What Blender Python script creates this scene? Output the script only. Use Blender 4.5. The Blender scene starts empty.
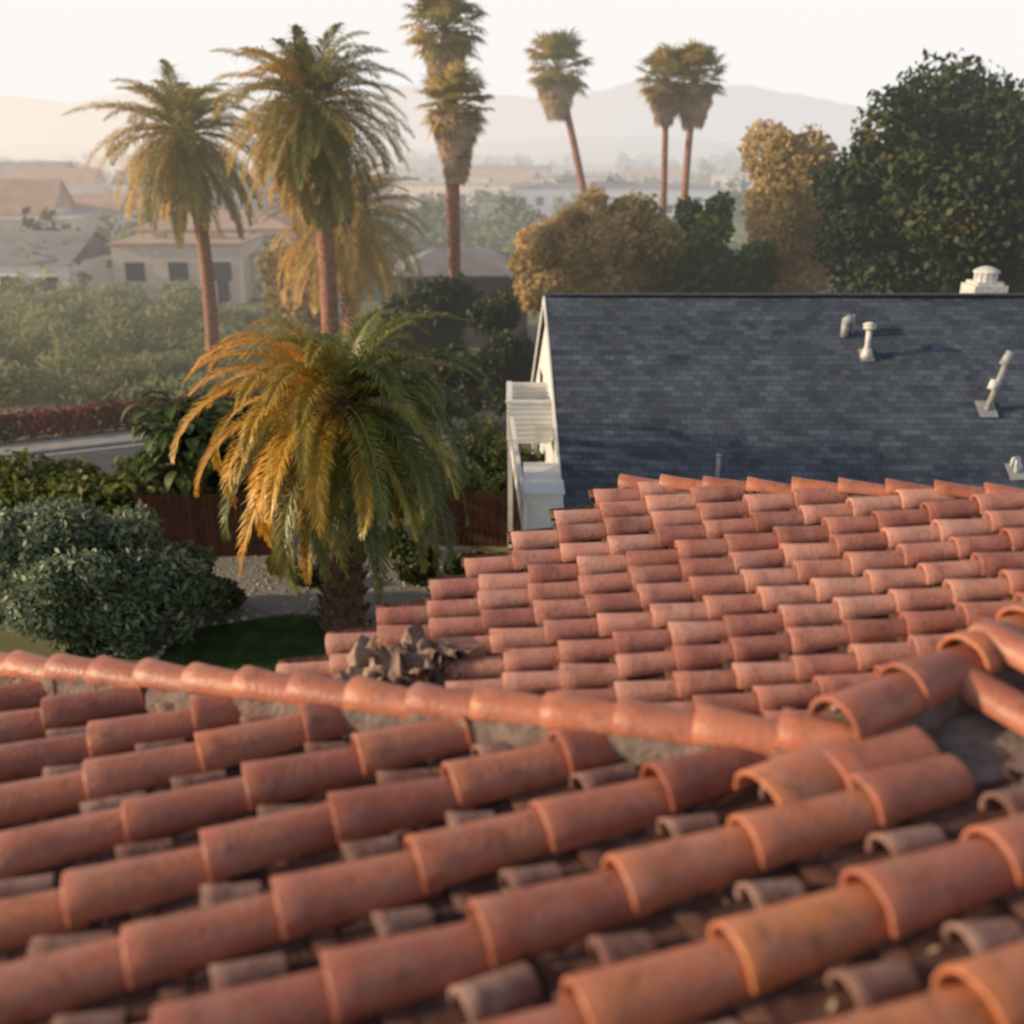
import bpy, math, numpy as np
from mathutils import Vector, noise
rng=np.random.default_rng(7)
C=bpy.context.scene.collection
R=math.radians
def nrm(v):
    v=np.asarray(v,float); return v/np.linalg.norm(v)
# ------------------------------------------------------------ materials
def haze_wrap(nt, shader):  # distance haze painted into the material as emission, warmer towards the left
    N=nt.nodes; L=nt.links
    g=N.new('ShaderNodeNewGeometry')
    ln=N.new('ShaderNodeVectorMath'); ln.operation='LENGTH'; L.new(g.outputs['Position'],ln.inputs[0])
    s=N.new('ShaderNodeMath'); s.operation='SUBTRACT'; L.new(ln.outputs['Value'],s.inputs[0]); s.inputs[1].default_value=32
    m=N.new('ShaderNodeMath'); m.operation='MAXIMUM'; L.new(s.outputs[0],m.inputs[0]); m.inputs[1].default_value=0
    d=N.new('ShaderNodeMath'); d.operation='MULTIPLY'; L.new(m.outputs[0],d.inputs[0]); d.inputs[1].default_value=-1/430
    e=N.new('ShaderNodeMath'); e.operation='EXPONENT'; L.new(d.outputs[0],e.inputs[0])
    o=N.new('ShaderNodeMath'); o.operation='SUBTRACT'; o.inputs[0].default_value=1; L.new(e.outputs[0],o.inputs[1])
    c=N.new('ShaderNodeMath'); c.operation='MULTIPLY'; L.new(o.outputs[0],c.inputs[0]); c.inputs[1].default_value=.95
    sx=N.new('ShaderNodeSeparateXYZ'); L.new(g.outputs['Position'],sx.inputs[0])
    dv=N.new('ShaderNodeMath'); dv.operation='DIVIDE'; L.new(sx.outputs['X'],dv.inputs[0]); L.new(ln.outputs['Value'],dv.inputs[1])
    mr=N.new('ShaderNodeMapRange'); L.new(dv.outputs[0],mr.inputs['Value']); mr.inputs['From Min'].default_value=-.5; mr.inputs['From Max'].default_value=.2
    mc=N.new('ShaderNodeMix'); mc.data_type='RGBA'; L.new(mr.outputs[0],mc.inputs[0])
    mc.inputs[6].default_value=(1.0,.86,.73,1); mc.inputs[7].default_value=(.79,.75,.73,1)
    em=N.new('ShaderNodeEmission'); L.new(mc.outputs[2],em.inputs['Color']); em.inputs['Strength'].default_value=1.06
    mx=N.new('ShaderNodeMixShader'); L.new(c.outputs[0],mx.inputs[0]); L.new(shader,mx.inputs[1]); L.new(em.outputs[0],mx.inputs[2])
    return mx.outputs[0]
def mat(name, cols, scale=4, wn=.6, wr=.4, rough=.8, bump=0, bscale=30, transl=0, haze=False, detail=5, spec=.3, stain=None, stain2=None):
    m=bpy.data.materials.new(name); m.use_nodes=True; nt=m.node_tree; N=nt.nodes; L=nt.links
    m.cycles.emission_sampling='NONE'
    b=N['Principled BSDF']; out=N['Material Output']
    tc=N.new('ShaderNodeTexCoord')
    n=N.new('ShaderNodeTexNoise'); n.inputs['Scale'].default_value=scale; n.inputs['Detail'].default_value=detail; n.inputs['Roughness'].default_value=.62
    L.new(tc.outputs['Object'],n.inputs['Vector'])
    mr=N.new('ShaderNodeMapRange'); L.new(n.outputs['Fac'],mr.inputs['Value']); mr.inputs['From Min'].default_value=.3; mr.inputs['From Max'].default_value=.7
    mr.inputs['To Max'].default_value=wn
    at=N.new('ShaderNodeAttribute'); at.attribute_name='rnd'
    ma=N.new('ShaderNodeMath'); ma.operation='MULTIPLY_ADD'; L.new(at.outputs['Fac'],ma.inputs[0]); ma.inputs[1].default_value=wr; L.new(mr.outputs[0],ma.inputs[2])
    cr=N.new('ShaderNodeValToRGB'); L.new(ma.outputs[0],cr.inputs[0])
    el=cr.color_ramp.elements
    while len(el)<len(cols): el.new(.5)
    for i,cc in enumerate(cols):
        el[i].position=i/(len(cols)-1); el[i].color=(*cc,1)
    col=cr.outputs[0]
    for st in (stain,stain2):
        if not st: continue
        n3=N.new('ShaderNodeTexNoise'); n3.inputs['Scale'].default_value=st[1]; n3.inputs['Detail'].default_value=8; n3.inputs['Roughness'].default_value=.7
        L.new(tc.outputs['Object'],n3.inputs['Vector'])
        m3=N.new('ShaderNodeMapRange'); L.new(n3.outputs['Fac'],m3.inputs['Value']); m3.inputs['From Min'].default_value=.50; m3.inputs['From Max'].default_value=.68; m3.inputs['To Max'].default_value=st[2]
        x=N.new('ShaderNodeMix'); x.data_type='RGBA'; L.new(m3.outputs[0],x.inputs[0]); L.new(col,x.inputs[6]); x.inputs[7].default_value=(*st[0],1); col=x.outputs[2]
    L.new(col,b.inputs['Base Color']); b.inputs['Roughness'].default_value=rough
    b.inputs['Specular IOR Level'].default_value=spec
    if bump:
        n2=N.new('ShaderNodeTexNoise'); n2.inputs['Scale'].default_value=bscale; n2.inputs['Detail'].default_value=5
        L.new(tc.outputs['Object'],n2.inputs['Vector'])
        bp=N.new('ShaderNodeBump'); bp.inputs['Strength'].default_value=bump; bp.inputs['Distance'].default_value=.02
        L.new(n2.outputs['Fac'],bp.inputs['Height']); L.new(bp.outputs[0],b.inputs['Normal'])
    sh=b.outputs[0]
    if transl:
        t=N.new('ShaderNodeBsdfTranslucent'); L.new(col,t.inputs['Color'])
        x=N.new('ShaderNodeMixShader'); x.inputs[0].default_value=transl; L.new(sh,x.inputs[1]); L.new(t.outputs[0],x.inputs[2]); sh=x.outputs[0]
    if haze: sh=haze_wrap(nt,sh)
    L.new(sh,out.inputs['Surface'])
    return m
M={}
M['tile']=mat('terracotta',[(.18,.052,.034),(.31,.098,.062),(.42,.148,.092),(.49,.175,.082),(.58,.225,.06)],5,.3,.7,.45,.3,45,spec=.5,stain=((.36,.25,.21),6,.38),stain2=((.085,.035,.027),10,.6))
M['tileB']=mat('terracotta_pink',[(.20,.072,.056),(.38,.145,.11),(.50,.22,.168),(.60,.31,.24)],5,.4,.7,.5,.28,50,spec=.45,stain=((.42,.30,.25),4,.45),stain2=((.10,.046,.037),9,.5))
M['tilepale']=mat('terracotta_pan_dusty',[(.13,.055,.045),(.26,.145,.12),(.38,.27,.24)],9,.6,.4,.85,.4,50,stain=((.10,.045,.034),12,.7))
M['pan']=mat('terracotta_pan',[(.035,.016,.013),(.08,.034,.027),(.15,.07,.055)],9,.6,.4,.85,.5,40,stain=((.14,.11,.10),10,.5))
M['mortar']=mat('mortar',[(.09,.075,.07),(.19,.15,.135),(.28,.20,.175)],12,.9,.1,.95,.9,40,stain=((.25,.10,.075),9,.6))
M['white']=mat('white_paint',[(.68,.68,.68),(.80,.80,.78)],2,1,0,.5,haze=True)
M['ventwhite']=mat('weathered_white_metal',[(.36,.37,.38),(.58,.58,.57),(.70,.70,.68)],6,1,0,.45,haze=True)
M['trimgrey']=mat('grey_metal',[(.22,.23,.24),(.38,.39,.40)],8,1,0,.4)
M['darkglass']=mat('dark_glass',[(.02,.025,.03),(.05,.06,.07)],.3,1,0,.1,haze=True,spec=.6)
M['stucco']=mat('stucco',[(.50,.43,.37),(.66,.58,.50)],1.5,1,0,.9,.2,60,haze=True)
M['rooftan']=mat('tan_roof',[(.34,.23,.17),(.48,.34,.26)],.6,1,0,.9,haze=True)
M['roofgrey']=mat('grey_roof',[(.15,.15,.155),(.26,.26,.27)],.5,1,0,.9,haze=True)
M['ridgeslate']=mat('slate_ridge',[(.05,.058,.07),(.1,.11,.13)],3,.6,.4,.8,.3,30)
M['roofpale']=mat('pale_roof',[(.36,.35,.34),(.52,.50,.48)],.3,1,0,.8,haze=True)
M['tankwall']=mat('dark_wall',[(.035,.035,.035),(.07,.065,.06)],1,1,0,.7,haze=True)
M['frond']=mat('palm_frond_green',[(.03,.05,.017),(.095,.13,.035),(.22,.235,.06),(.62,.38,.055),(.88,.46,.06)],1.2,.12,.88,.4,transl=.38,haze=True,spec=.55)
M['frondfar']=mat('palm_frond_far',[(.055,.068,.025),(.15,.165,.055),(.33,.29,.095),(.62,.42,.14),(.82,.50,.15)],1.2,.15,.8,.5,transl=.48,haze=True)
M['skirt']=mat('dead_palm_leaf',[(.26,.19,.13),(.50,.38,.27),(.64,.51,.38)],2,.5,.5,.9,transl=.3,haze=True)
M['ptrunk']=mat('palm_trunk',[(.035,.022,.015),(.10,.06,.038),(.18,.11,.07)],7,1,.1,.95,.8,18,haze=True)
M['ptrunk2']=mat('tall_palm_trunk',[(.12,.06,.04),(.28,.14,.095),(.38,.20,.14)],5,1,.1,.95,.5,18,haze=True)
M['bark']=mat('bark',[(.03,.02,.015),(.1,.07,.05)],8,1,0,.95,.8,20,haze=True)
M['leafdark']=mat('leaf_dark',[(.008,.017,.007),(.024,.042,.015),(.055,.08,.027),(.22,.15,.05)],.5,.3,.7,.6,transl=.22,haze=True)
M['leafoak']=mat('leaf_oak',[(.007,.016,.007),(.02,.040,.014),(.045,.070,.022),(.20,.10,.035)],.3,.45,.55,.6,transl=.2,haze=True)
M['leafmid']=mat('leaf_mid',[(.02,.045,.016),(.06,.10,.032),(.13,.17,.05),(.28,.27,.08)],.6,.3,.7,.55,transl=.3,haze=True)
M['leafgold']=mat('leaf_sunlit_gold',[(.07,.08,.028),(.26,.21,.08),(.58,.43,.20),(.80,.60,.33)],.5,.35,.65,.6,transl=.5,haze=True)  # gold of sunlit foliage put into the leaf colour
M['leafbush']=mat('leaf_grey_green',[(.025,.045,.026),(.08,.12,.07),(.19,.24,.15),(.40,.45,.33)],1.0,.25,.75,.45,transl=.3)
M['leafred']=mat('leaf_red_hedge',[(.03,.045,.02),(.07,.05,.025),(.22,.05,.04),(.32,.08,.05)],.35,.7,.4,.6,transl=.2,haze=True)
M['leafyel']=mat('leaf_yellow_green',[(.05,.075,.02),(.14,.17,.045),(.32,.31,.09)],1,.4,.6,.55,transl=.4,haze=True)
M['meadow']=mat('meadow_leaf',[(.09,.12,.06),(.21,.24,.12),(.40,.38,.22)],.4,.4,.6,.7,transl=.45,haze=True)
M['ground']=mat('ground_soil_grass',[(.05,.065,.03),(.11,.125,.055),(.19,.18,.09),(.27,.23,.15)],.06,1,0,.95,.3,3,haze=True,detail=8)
M['lawn']=mat('lawn_grass',[(.02,.045,.014),(.05,.09,.025),(.11,.15,.04)],2,.6,.4,.9,.5,60,transl=.1)
M['gravel']=mat('gravel_bed',[(.09,.085,.08),(.22,.21,.19),(.38,.36,.33)],22,1,0,.95,1,30,detail=8)
M['stone']=mat('stones',[(.2,.19,.18),(.36,.34,.32),(.5,.48,.44)],5,.3,.7,.9,.4,30)
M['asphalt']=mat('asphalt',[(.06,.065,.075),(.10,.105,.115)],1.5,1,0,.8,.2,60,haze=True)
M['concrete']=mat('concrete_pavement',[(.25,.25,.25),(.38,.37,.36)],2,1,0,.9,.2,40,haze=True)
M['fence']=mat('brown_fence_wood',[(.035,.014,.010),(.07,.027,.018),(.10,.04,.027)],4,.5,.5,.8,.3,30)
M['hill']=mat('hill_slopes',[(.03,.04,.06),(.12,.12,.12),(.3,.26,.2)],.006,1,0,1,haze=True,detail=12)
M['cloth']=mat('weathered_cloth',[(.10,.06,.045),(.27,.18,.14),(.46,.34,.27)],7,.5,.5,.8,.6,25)
def slate():
    m=bpy.data.materials.new('slate_shingles'); m.use_nodes=True; nt=m.node_tree; N=nt.nodes; L=nt.links
    m.cycles.emission_sampling='NONE'
    b=N['Principled BSDF']; uv=N.new('ShaderNodeUVMap'); uv.uv_map='UVMap'
    nz=N.new('ShaderNodeTexNoise'); nz.inputs['Scale'].default_value=.9; nz.inputs['Detail'].default_value=6; L.new(uv.outputs[0],nz.inputs['Vector'])
    def brick(c1,c2,mo,w,off):
        br=N.new('ShaderNodeTexBrick'); L.new(uv.outputs[0],br.inputs['Vector'])
        br.inputs['Scale'].default_value=1; br.inputs['Brick Width'].default_value=w; br.inputs['Row Height'].default_value=.2; br.inputs['Mortar Size'].default_value=.009
        br.inputs['Mortar Smooth'].default_value=.4; br.offset=off; br.inputs['Bias'].default_value=0
        br.inputs['Color1'].default_value=c1; br.inputs['Color2'].default_value=c2; br.inputs['Mortar'].default_value=mo
        return br
    br=brick((.050,.065,.088,1),(.092,.112,.145,1),(.026,.033,.045,1),.30,.43)
    br3=brick((.72,.72,.72,1),(1.2,1.2,1.2,1),(.9,.9,.9,1),.83,.31)
    br2=N.new('ShaderNodeTexNoise'); br2.inputs['Scale'].default_value=60; L.new(uv.outputs[0],br2.inputs['Vector'])
    m0=N.new('ShaderNodeMix'); m0.data_type='RGBA'; m0.blend_type='MULTIPLY'; m0.inputs[0].default_value=.8; L.new(br.outputs['Color'],m0.inputs[6]); L.new(br3.outputs['Color'],m0.inputs[7])
    mx=N.new('ShaderNodeMix'); mx.data_type='RGBA'; mx.blend_type='MULTIPLY'; mx.inputs[0].default_value=.8
    mr=N.new('ShaderNodeMapRange'); L.new(nz.outputs['Fac'],mr.inputs['Value']); mr.inputs['From Min'].default_value=.3; mr.inputs['From Max'].default_value=.7; mr.inputs['To Min'].default_value=.8; mr.inputs['To Max'].default_value=1.25
    L.new(m0.outputs[2],mx.inputs[6]); L.new(mr.outputs[0],mx.inputs[7])
    L.new(mx.outputs[2],b.inputs['Base Color']); b.inputs['Roughness'].default_value=.8; b.inputs['Specular IOR Level'].default_value=.3
    ad=N.new('ShaderNodeMath'); ad.operation='MULTIPLY_ADD'; L.new(br2.outputs['Fac'],ad.inputs[0]); ad.inputs[1].default_value=.25; L.new(br.outputs['Color'],ad.inputs[2])
    bp=N.new('ShaderNodeBump'); bp.inputs['Strength'].default_value=.8; bp.inputs['Distance'].default_value=.03; L.new(ad.outputs[0],bp.inputs['Height']); L.new(bp.outputs[0],b.inputs['Normal'])
    L.new(haze_wrap(nt,b.outputs[0]),N['Material Output'].inputs['Surface'])
    return m
M['slate']=slate()
# ------------------------------------------------------------ mesh helpers
def empty(name,loc=(0,0,0)):
    e=bpy.data.objects.new(name,None); e.empty_display_size=.2; C.objects.link(e); return e
def mesh(name,V,F,m,rnd=None,parent=None,smooth=False,uv=None):
    V=np.asarray(V,np.float32).reshape(-1,3); F=np.asarray(F,np.int32)
    k=F.shape[1]; me=bpy.data.meshes.new(name)
    me.vertices.add(len(V)); me.vertices.foreach_set('co',V.ravel())
    me.loops.add(F.size); me.loops.foreach_set('vertex_index',F.ravel())
    me.polygons.add(len(F)); me.polygons.foreach_set('loop_start',np.arange(len(F),dtype=np.int32)*k)
    try: me.polygons.foreach_set('loop_total',np.full(len(F),k,np.int32))
    except Exception: pass
    me.polygons.foreach_set('use_smooth',np.full(len(F),smooth,bool))
    me.update(calc_edges=True)
    a=me.attributes.new('rnd','FLOAT','POINT')
    a.data.foreach_set('value',np.asarray(rnd if rnd is not None else np.full(len(V),.5),np.float32))
    if uv is not None:
        l=me.uv_layers.new(name='UVMap'); l.data.foreach_set('uv',np.asarray(uv,np.float32)[F.ravel()].ravel())
    me.materials.append(m)
    o=bpy.data.objects.new(name,me); C.objects.link(o)
    if parent: o.parent=parent
    return o
class MB:
    def __init__(s): s.V=[];s.F=[];s.r=[];s.n=0
    def add(s,V,F,r=.5):
        V=np.asarray(V,float).reshape(-1,3); s.V.append(V); s.F.append(np.asarray(F,int)+s.n); s.n+=len(V)
        s.r.append(np.full(len(V),r) if np.isscalar(r) else np.asarray(r))
    def obj(s,name,m,parent=None,smooth=False):
        return mesh(name,np.vstack(s.V),np.vstack(s.F),m,np.concatenate(s.r),parent,smooth)
    def box(s,c,d,rz=0,r=.5,tilt=None):
        c=np.array(c,float); d=np.array(d,float)/2
        v=np.array([[x,y,z] for z in(-1,1) for y in(-1,1) for x in(-1,1)],float)*d
        ca,sa=math.cos(rz),math.sin(rz)
        if tilt is not None:
            ct,st=math.cos(tilt),math.sin(tilt); v=np.c_[v[:,0],v[:,1]*ct-v[:,2]*st,v[:,1]*st+v[:,2]*ct]
        v=np.c_[v[:,0]*ca-v[:,1]*sa,v[:,0]*sa+v[:,1]*ca,v[:,2]]+c
        s.add(v,[[0,2,3,1],[4,5,7,6],[0,1,5,4],[2,6,7,3],[0,4,6,2],[1,3,7,5]],r)
    def tube(s,pts,rad,seg=10,r=.5,cap=True):
        pts=np.asarray(pts,float); n=len(pts); rad=np.broadcast_to(np.asarray(rad,float),(n,))
        T=np.gradient(pts,axis=0); V=[]
        for i in range(n):
            t=nrm(T[i]) if np.linalg.norm(T[i])>1e-9 else np.array([0,0,1.]); a=np.array([0,1,0.]) if abs(t[1])<.9 else np.array([1.,0,0]); u=nrm(np.cross(t,a)); w=np.cross(t,u)
            th=np.arange(seg)*2*np.pi/seg
            V.append(pts[i]+rad[i]*(np.cos(th)[:,None]*u+np.sin(th)[:,None]*w))
        if cap:
            V.append(np.repeat(pts[-1][None],seg,0)); V.insert(0,np.repeat(pts[0][None],seg,0)); n+=2
        F=[[i*seg+j,i*seg+(j+1)%seg,(i+1)*seg+(j+1)%seg,(i+1)*seg+j] for i in range(n-1) for j in range(seg)]
        s.add(np.vstack(V),F,r)
    def barrel(s,P,d,n,L,r0,r1,lift=.02,th=.016,seg=10,nl=4,h=.85,a0=0,r=.5):
        P=np.array(P,float); d=nrm(d); n=nrm(n-np.dot(n,d)*d); sd=np.cross(d,n)
        an=np.linspace(-a0,math.pi+a0,seg+1); V=[]
        wob=1+rng.normal(0,.012,seg+1)
        def ring(t,rr,off=0):
            c=P+d*L*t+n*lift*(1-t)
            return c+np.outer(np.cos(an)*rr*wob,sd)+np.outer(np.sin(an)*rr*h*wob,n)+n*off
        rings=[ring(.16,r0-th*1.1),ring(0,r0-th),ring(0.0,r0-.002),ring(.012,r0+th*.1)]
        for i in range(1,nl+1): rings.append(ring(i/nl,r0+(r1-r0)*i/nl))
        V=np.vstack(rings); k=seg+1
        F=[[i*k+j,i*k+j+1,(i+1)*k+j+1,(i+1)*k+j] for i in range(len(rings)-1) for j in range(seg)]
        s.add(V,F,r)
Z0=11.0
def zA(x,y): return Z0-2.238+.1196*x-.1014*y
def zB(x,y): return Z0-3.8515+.15*x+.2*y
nA=nrm([-.1196,.1014,1]); nB=nrm([-.15,-.2,1])
# ------------------------------------------------------------ tiled house
house=empty('tile_roof_house')
def hipy(x): return 3.53-(x-1.18)*.44
dxy=nrm([.932,.363]); pxy=np.array([-dxy[1],dxy[0]])
dA=nrm([dxy[0],dxy[1],.1196*dxy[0]-.1014*dxy[1]])
cov=MB(); pan=MB(); lump=MB()
S=.48; TL=.50
def clipL(x,y,L):
    f=lambda t:(y+dxy[1]*t)-hipy(x+dxy[0]*t)
    f0=f(0); f1=f(L)
    if f0>0: return 0
    if f1<=0: return L
    return L*(-f0)/(f1-f0)
for k in range(-6,12):
    off=rng.uniform(-.2,.2)
    for j in range(-15,13):
        x=0+pxy[0]*k*S+dxy[0]*(j*TL+off); y=2.62+pxy[1]*k*S+dxy[1]*(j*TL+off)
        if y<.3 or x<-6.2 or x>4.6: continue
        L=clipL(x,y,TL*1.14)
        if L>.05:
            rr=rng.uniform(0,.65)+(.32 if (x>.2 and y<3.3) else (.12 if y<3 else 0))  # near right tiles tinted more orange: sun warmth in the colour, plus weathering
            jd=dA+np.array([*(pxy*rng.normal(0,.022)),rng.normal(0,.005)])
            cov.barrel([x,y,zA(x,y)+.055+rng.uniform(-.007,.009)],jd,nA,L,.127*rng.uniform(.95,1.05),.103,.033,.017,16,6,.95,.18,r=min(rr,1))
        x2=x+pxy[0]*S*.5; y2=y+pxy[1]*S*.5
        L2=clipL(x2,y2,TL*1.1)
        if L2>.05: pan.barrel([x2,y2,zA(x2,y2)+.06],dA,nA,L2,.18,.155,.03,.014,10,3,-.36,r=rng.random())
        q=TL*.5+rng.uniform(-.08,.08); x2+=dxy[0]*q; y2+=dxy[1]*q
        ll=rng.uniform(.18,.27)
        if clipL(x2,y2,ll)>.15:
            lump.barrel([x2,y2,zA(x2,y2)+.02],dA+np.array([*(pxy*rng.normal(0,.08)),.0]),nA,ll,.088,.066,.015,.015,12,4,1.0,.1,r=rng.random())
cov.obj('cover_tiles',M['tile'],house,True); pan.obj('pan_tiles',M['pan'],house,True); lump.obj('under_tiles',M['tilepale'],house,True)
dk=MB()
def polyprism(mb,xy,zf,th):
    n=len(xy); c=np.mean(xy,0)
    V=[[x,y,zf(x,y)] for x,y in xy]+[[c[0],c[1],zf(*c)]]
    bot=[[p[0],p[1],(p[2]-th) if th>0 else 0] for p in V]
    F=[(i,(i+1)%n) for i in range(n)]
    nb=len(V); Vx=list(map(list,V))+list(map(list,bot)); FF=[[i,j,j+nb,i+nb][::-1] for i,j in F]
    base=len(Vx)
    for e,(i,j) in enumerate(F):
        Vx.append(list((np.array(V[i])+np.array(V[j]))/2)); FF.append([i,base+e,j,n])
    mb.add(Vx,FF)
polyprism(dk,[(-6.3,0.1),(4.7,0.1),(4.7,hipy(4.7)),(1.2,hipy(1.2)),(-4.9,hipy(-4.9)),(-6.3,hipy(-6.3))],lambda x,y:zA(x,y)-.012,.12)
B_NL=np.array([-1.42,5.27]); B_FL=np.array([.80,6.86]); B_FR=np.array([5.2,5.42])
polyprism(dk,[tuple(B_NL+[.12,-.2]),(-1.0,4.0),(5.2,1.2),tuple(B_FR),tuple(B_FL+[.06,-.02])],lambda x,y:zB(x,y)-.03-(.0),.12)
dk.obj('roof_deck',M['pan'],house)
cb=MB(); pb=MB(); rx=nrm([1,.035]); dB=nrm([rx[0],rx[1],.15*rx[0]+.2*rx[1]])
SB=.2; TB=.315
ed=(B_FL-B_NL)/np.linalg.norm(B_FL-B_NL)
def left_x(y): return B_NL[0]+(y-B_NL[1])*ed[0]/ed[1]
def far_y(x): return B_FL[1]+(x-B_FL[0])*(B_FR[1]-B_FL[1])/(B_FR[0]-B_FL[0])
for k in range(0,26):
    y0=2.9+k*SB+rng.normal(0,.008)
    xs=left_x(y0+.0)+rng.uniform(-.05,.05)
    for j in range(0,26):
        x=xs+j*TB; y=y0+(x)*rx[1]
        if x>5.1: break
        if y>far_y(x)-.06 : continue
        if y<hipy(x)-.35: continue
        rr=rng.random()
        jd=dB+np.array([0,rng.normal(0,.026),rng.normal(0,.006)])
        cb.barrel([x,y,zB(x,y)+.03+rng.uniform(-.007,.009)],jd,nB,TB*1.14,.081*rng.uniform(.94,1.06),.063,.03,.013,12,4,1.0,.12,r=rr)
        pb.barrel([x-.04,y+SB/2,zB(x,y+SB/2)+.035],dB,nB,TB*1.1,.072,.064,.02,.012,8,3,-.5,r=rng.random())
cb.obj('cover_tiles_back',M['tileB'],house,True); pb.obj('pan_tiles_back',M['pan'],house,True)
rc=MB(); mo=MB()
def ridge(P,Q,L,r0,r1,mr,dz=.0,h=.9):
    P=np.array(P,float);Q=np.array(Q,float); D=Q-P; ln=np.linalg.norm(D); d=D/ln; n=int(ln/L)
    for i in range(n+1):
        c=P+d*i*L
        rc.barrel(c+[0,0,rng.uniform(-.008,.008)],d+rng.normal(0,.018,3),np.array([0,0,1.]),min(L*1.15,ln-i*L+.1),r0*rng.uniform(.95,1.05),r1,.034,.02,16,4,h,.15,r=rng.uniform(.2,.8))
    m=int(ln/.05); pts=[P+D*t-np.array([0,0,mr*.75+dz]) for t in np.linspace(0,1,m)]
    mo.tube(pts,mr*(1+.16*rng.normal(0,.6,m)),14)
hz=lambda x:zA(x,hipy(x))
ridge([-4.9,hipy(-4.9),hz(-4.9)+.17],[1.32,hipy(1.32),hz(1.32)+.17],.35,.105,.086,.135)
ridge([1.30,3.50,hz(1.25)+.22],[3.6,4.98,Z0-2.06],.42,.13,.108,.15)
ridge([B_FL[0]-.02,B_FL[1],zB(*B_FL)+.05],[B_FR[0],B_FR[1],zB(*B_FR)+.05],.3,.07,.056,.075)
rc.obj('ridge_cap_tiles',M['tile'],house,True)
hb=MB()
hb.barrel([.93,3.16,zA(.93,3.16)+.12],[.88,.47,.10],np.array([0,0,1.]),.46,.15,.135,.01,.02,16,4,.75,.2,r=.7)
hb.barrel([1.22,3.28,zA(1.22,3.28)+.12],[.93,.36,.08],np.array([0,0,1.]),.44,.15,.135,.01,.02,16,4,.75,.2,r=.45)
hb.barrel([2.22,3.42,zA(2.22,3.42)+.07],[-.52,.85,.12],np.array([0,0,1.]),.55,.10,.09,.02,.018,14,4,.9,.2,r=.3)
hb.barrel([2.62,3.30,zA(2.62,3.30)+.07],[-.52,.85,.12],np.array([0,0,1.]),.95,.10,.09,.02,.018,14,4,.9,.2,r=.5)
hb.obj('hip_end_tiles',M['tile'],house,True)
mo.obj('mortar_bed',M['mortar'],house,True)
g=24; V=[]
a=np.array([1.15,3.48]);b=np.array([4.7,hipy(4.7)]);c=np.array([4.7,5.7])
for i in range(g+1):
    for j in range(g+1):
        p=a+(b-a)*i/g; q=a+(c-a)*i/g; w=p+(q-p)*j/g
        z=zA(*p)+.03+(Z0-2.28-zA(*p)-.03)*(j/g)*.8+.03*noise.noise(Vector((w[0]*6,w[1]*6,0)))
        V.append([w[0],w[1],z])
F=[[i*(g+1)+j,(i+1)*(g+1)+j,(i+1)*(g+1)+j+1,i*(g+1)+j+1] for i in range(g) for j in range(g)]
mesh('mortar_slab',V,F,M['mortar'],None,house,True)
wb=MB()
polyprism(wb,[(-5.9,.6),(4.3,.6),(4.3,1.4),(1.2,3.1),(-4.9,5.7),(-5.9,6.1)],lambda x,y:zA(x,y)-.14,0)
polyprism(wb,[(-.75,5.1),(-.5,4.0),(4.8,2.0),(4.8,5.1),(.95,6.4)],lambda x,y:zB(x,y)-.16,0)
wb.obj('stucco_walls',M['stucco'],house)
# mortar crumbs and dry leaves lying in the pans
cr_=MB()
for i in range(260):
    x=rng.uniform(-3.5,3.2); y=rng.uniform(1.4,5)
    if y>hipy(x)-.1: continue
    a=rng.uniform(0,6.28); s=rng.uniform(.012,.03); z=zA(x,y)+.035
    u=np.array([math.cos(a),math.sin(a),rng.normal(0,.3)])*s; v=np.array([-math.sin(a),math.cos(a),rng.normal(0,.3)])*s*.5; o=np.array([x,y,z])
    cr_.add([o-u,o+v,o+u,o-v],[[0,1,2,3]],rng.random())
cr_.obj('dry_leaf_litter',M['skirt'],house)
cl=MB(); cx,cy=-.56,5.10; cz=zB(cx,cy)+.05
for i in range(13):
    a=rng.uniform(0,6.28); o=np.array([cx+rng.normal(0,.13),cy+rng.normal(0,.05),cz+rng.uniform(0,.06)])
    u=nrm([math.cos(a),math.sin(a)*.6,rng.normal(0,.35)]); v=nrm(np.cross(u,[0,0,1])+np.array([0,0,rng.normal(0,.7)])); w=np.cross(u,v)
    n=16; W=rng.uniform(.12,.22); H=rng.uniform(.07,.14); sd_=rng.uniform(0,50); V=[]
    for p in range(n):
        for q in range(n):
            s=p/(n-1)-.5; t=q/(n-1)-.5
            fold=.10*math.sin(t*5+3*noise.noise(Vector((s*3,t*2,sd_))))+.07*noise.noise(Vector((s*5,t*5,sd_)))
            P=o+u*s*2*W+v*t*2*H+w*fold; P[2]=max(P[2],zB(P[0],P[1])+.05); V.append(P)
    cl.add(V,[[p*n+q,(p+1)*n+q,(p+1)*n+q+1,p*n+q+1] for p in range(n-1) for q in range(n-1)],rng.random())
cl.obj('crumpled_cloth',M['cloth'],None,True)
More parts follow.
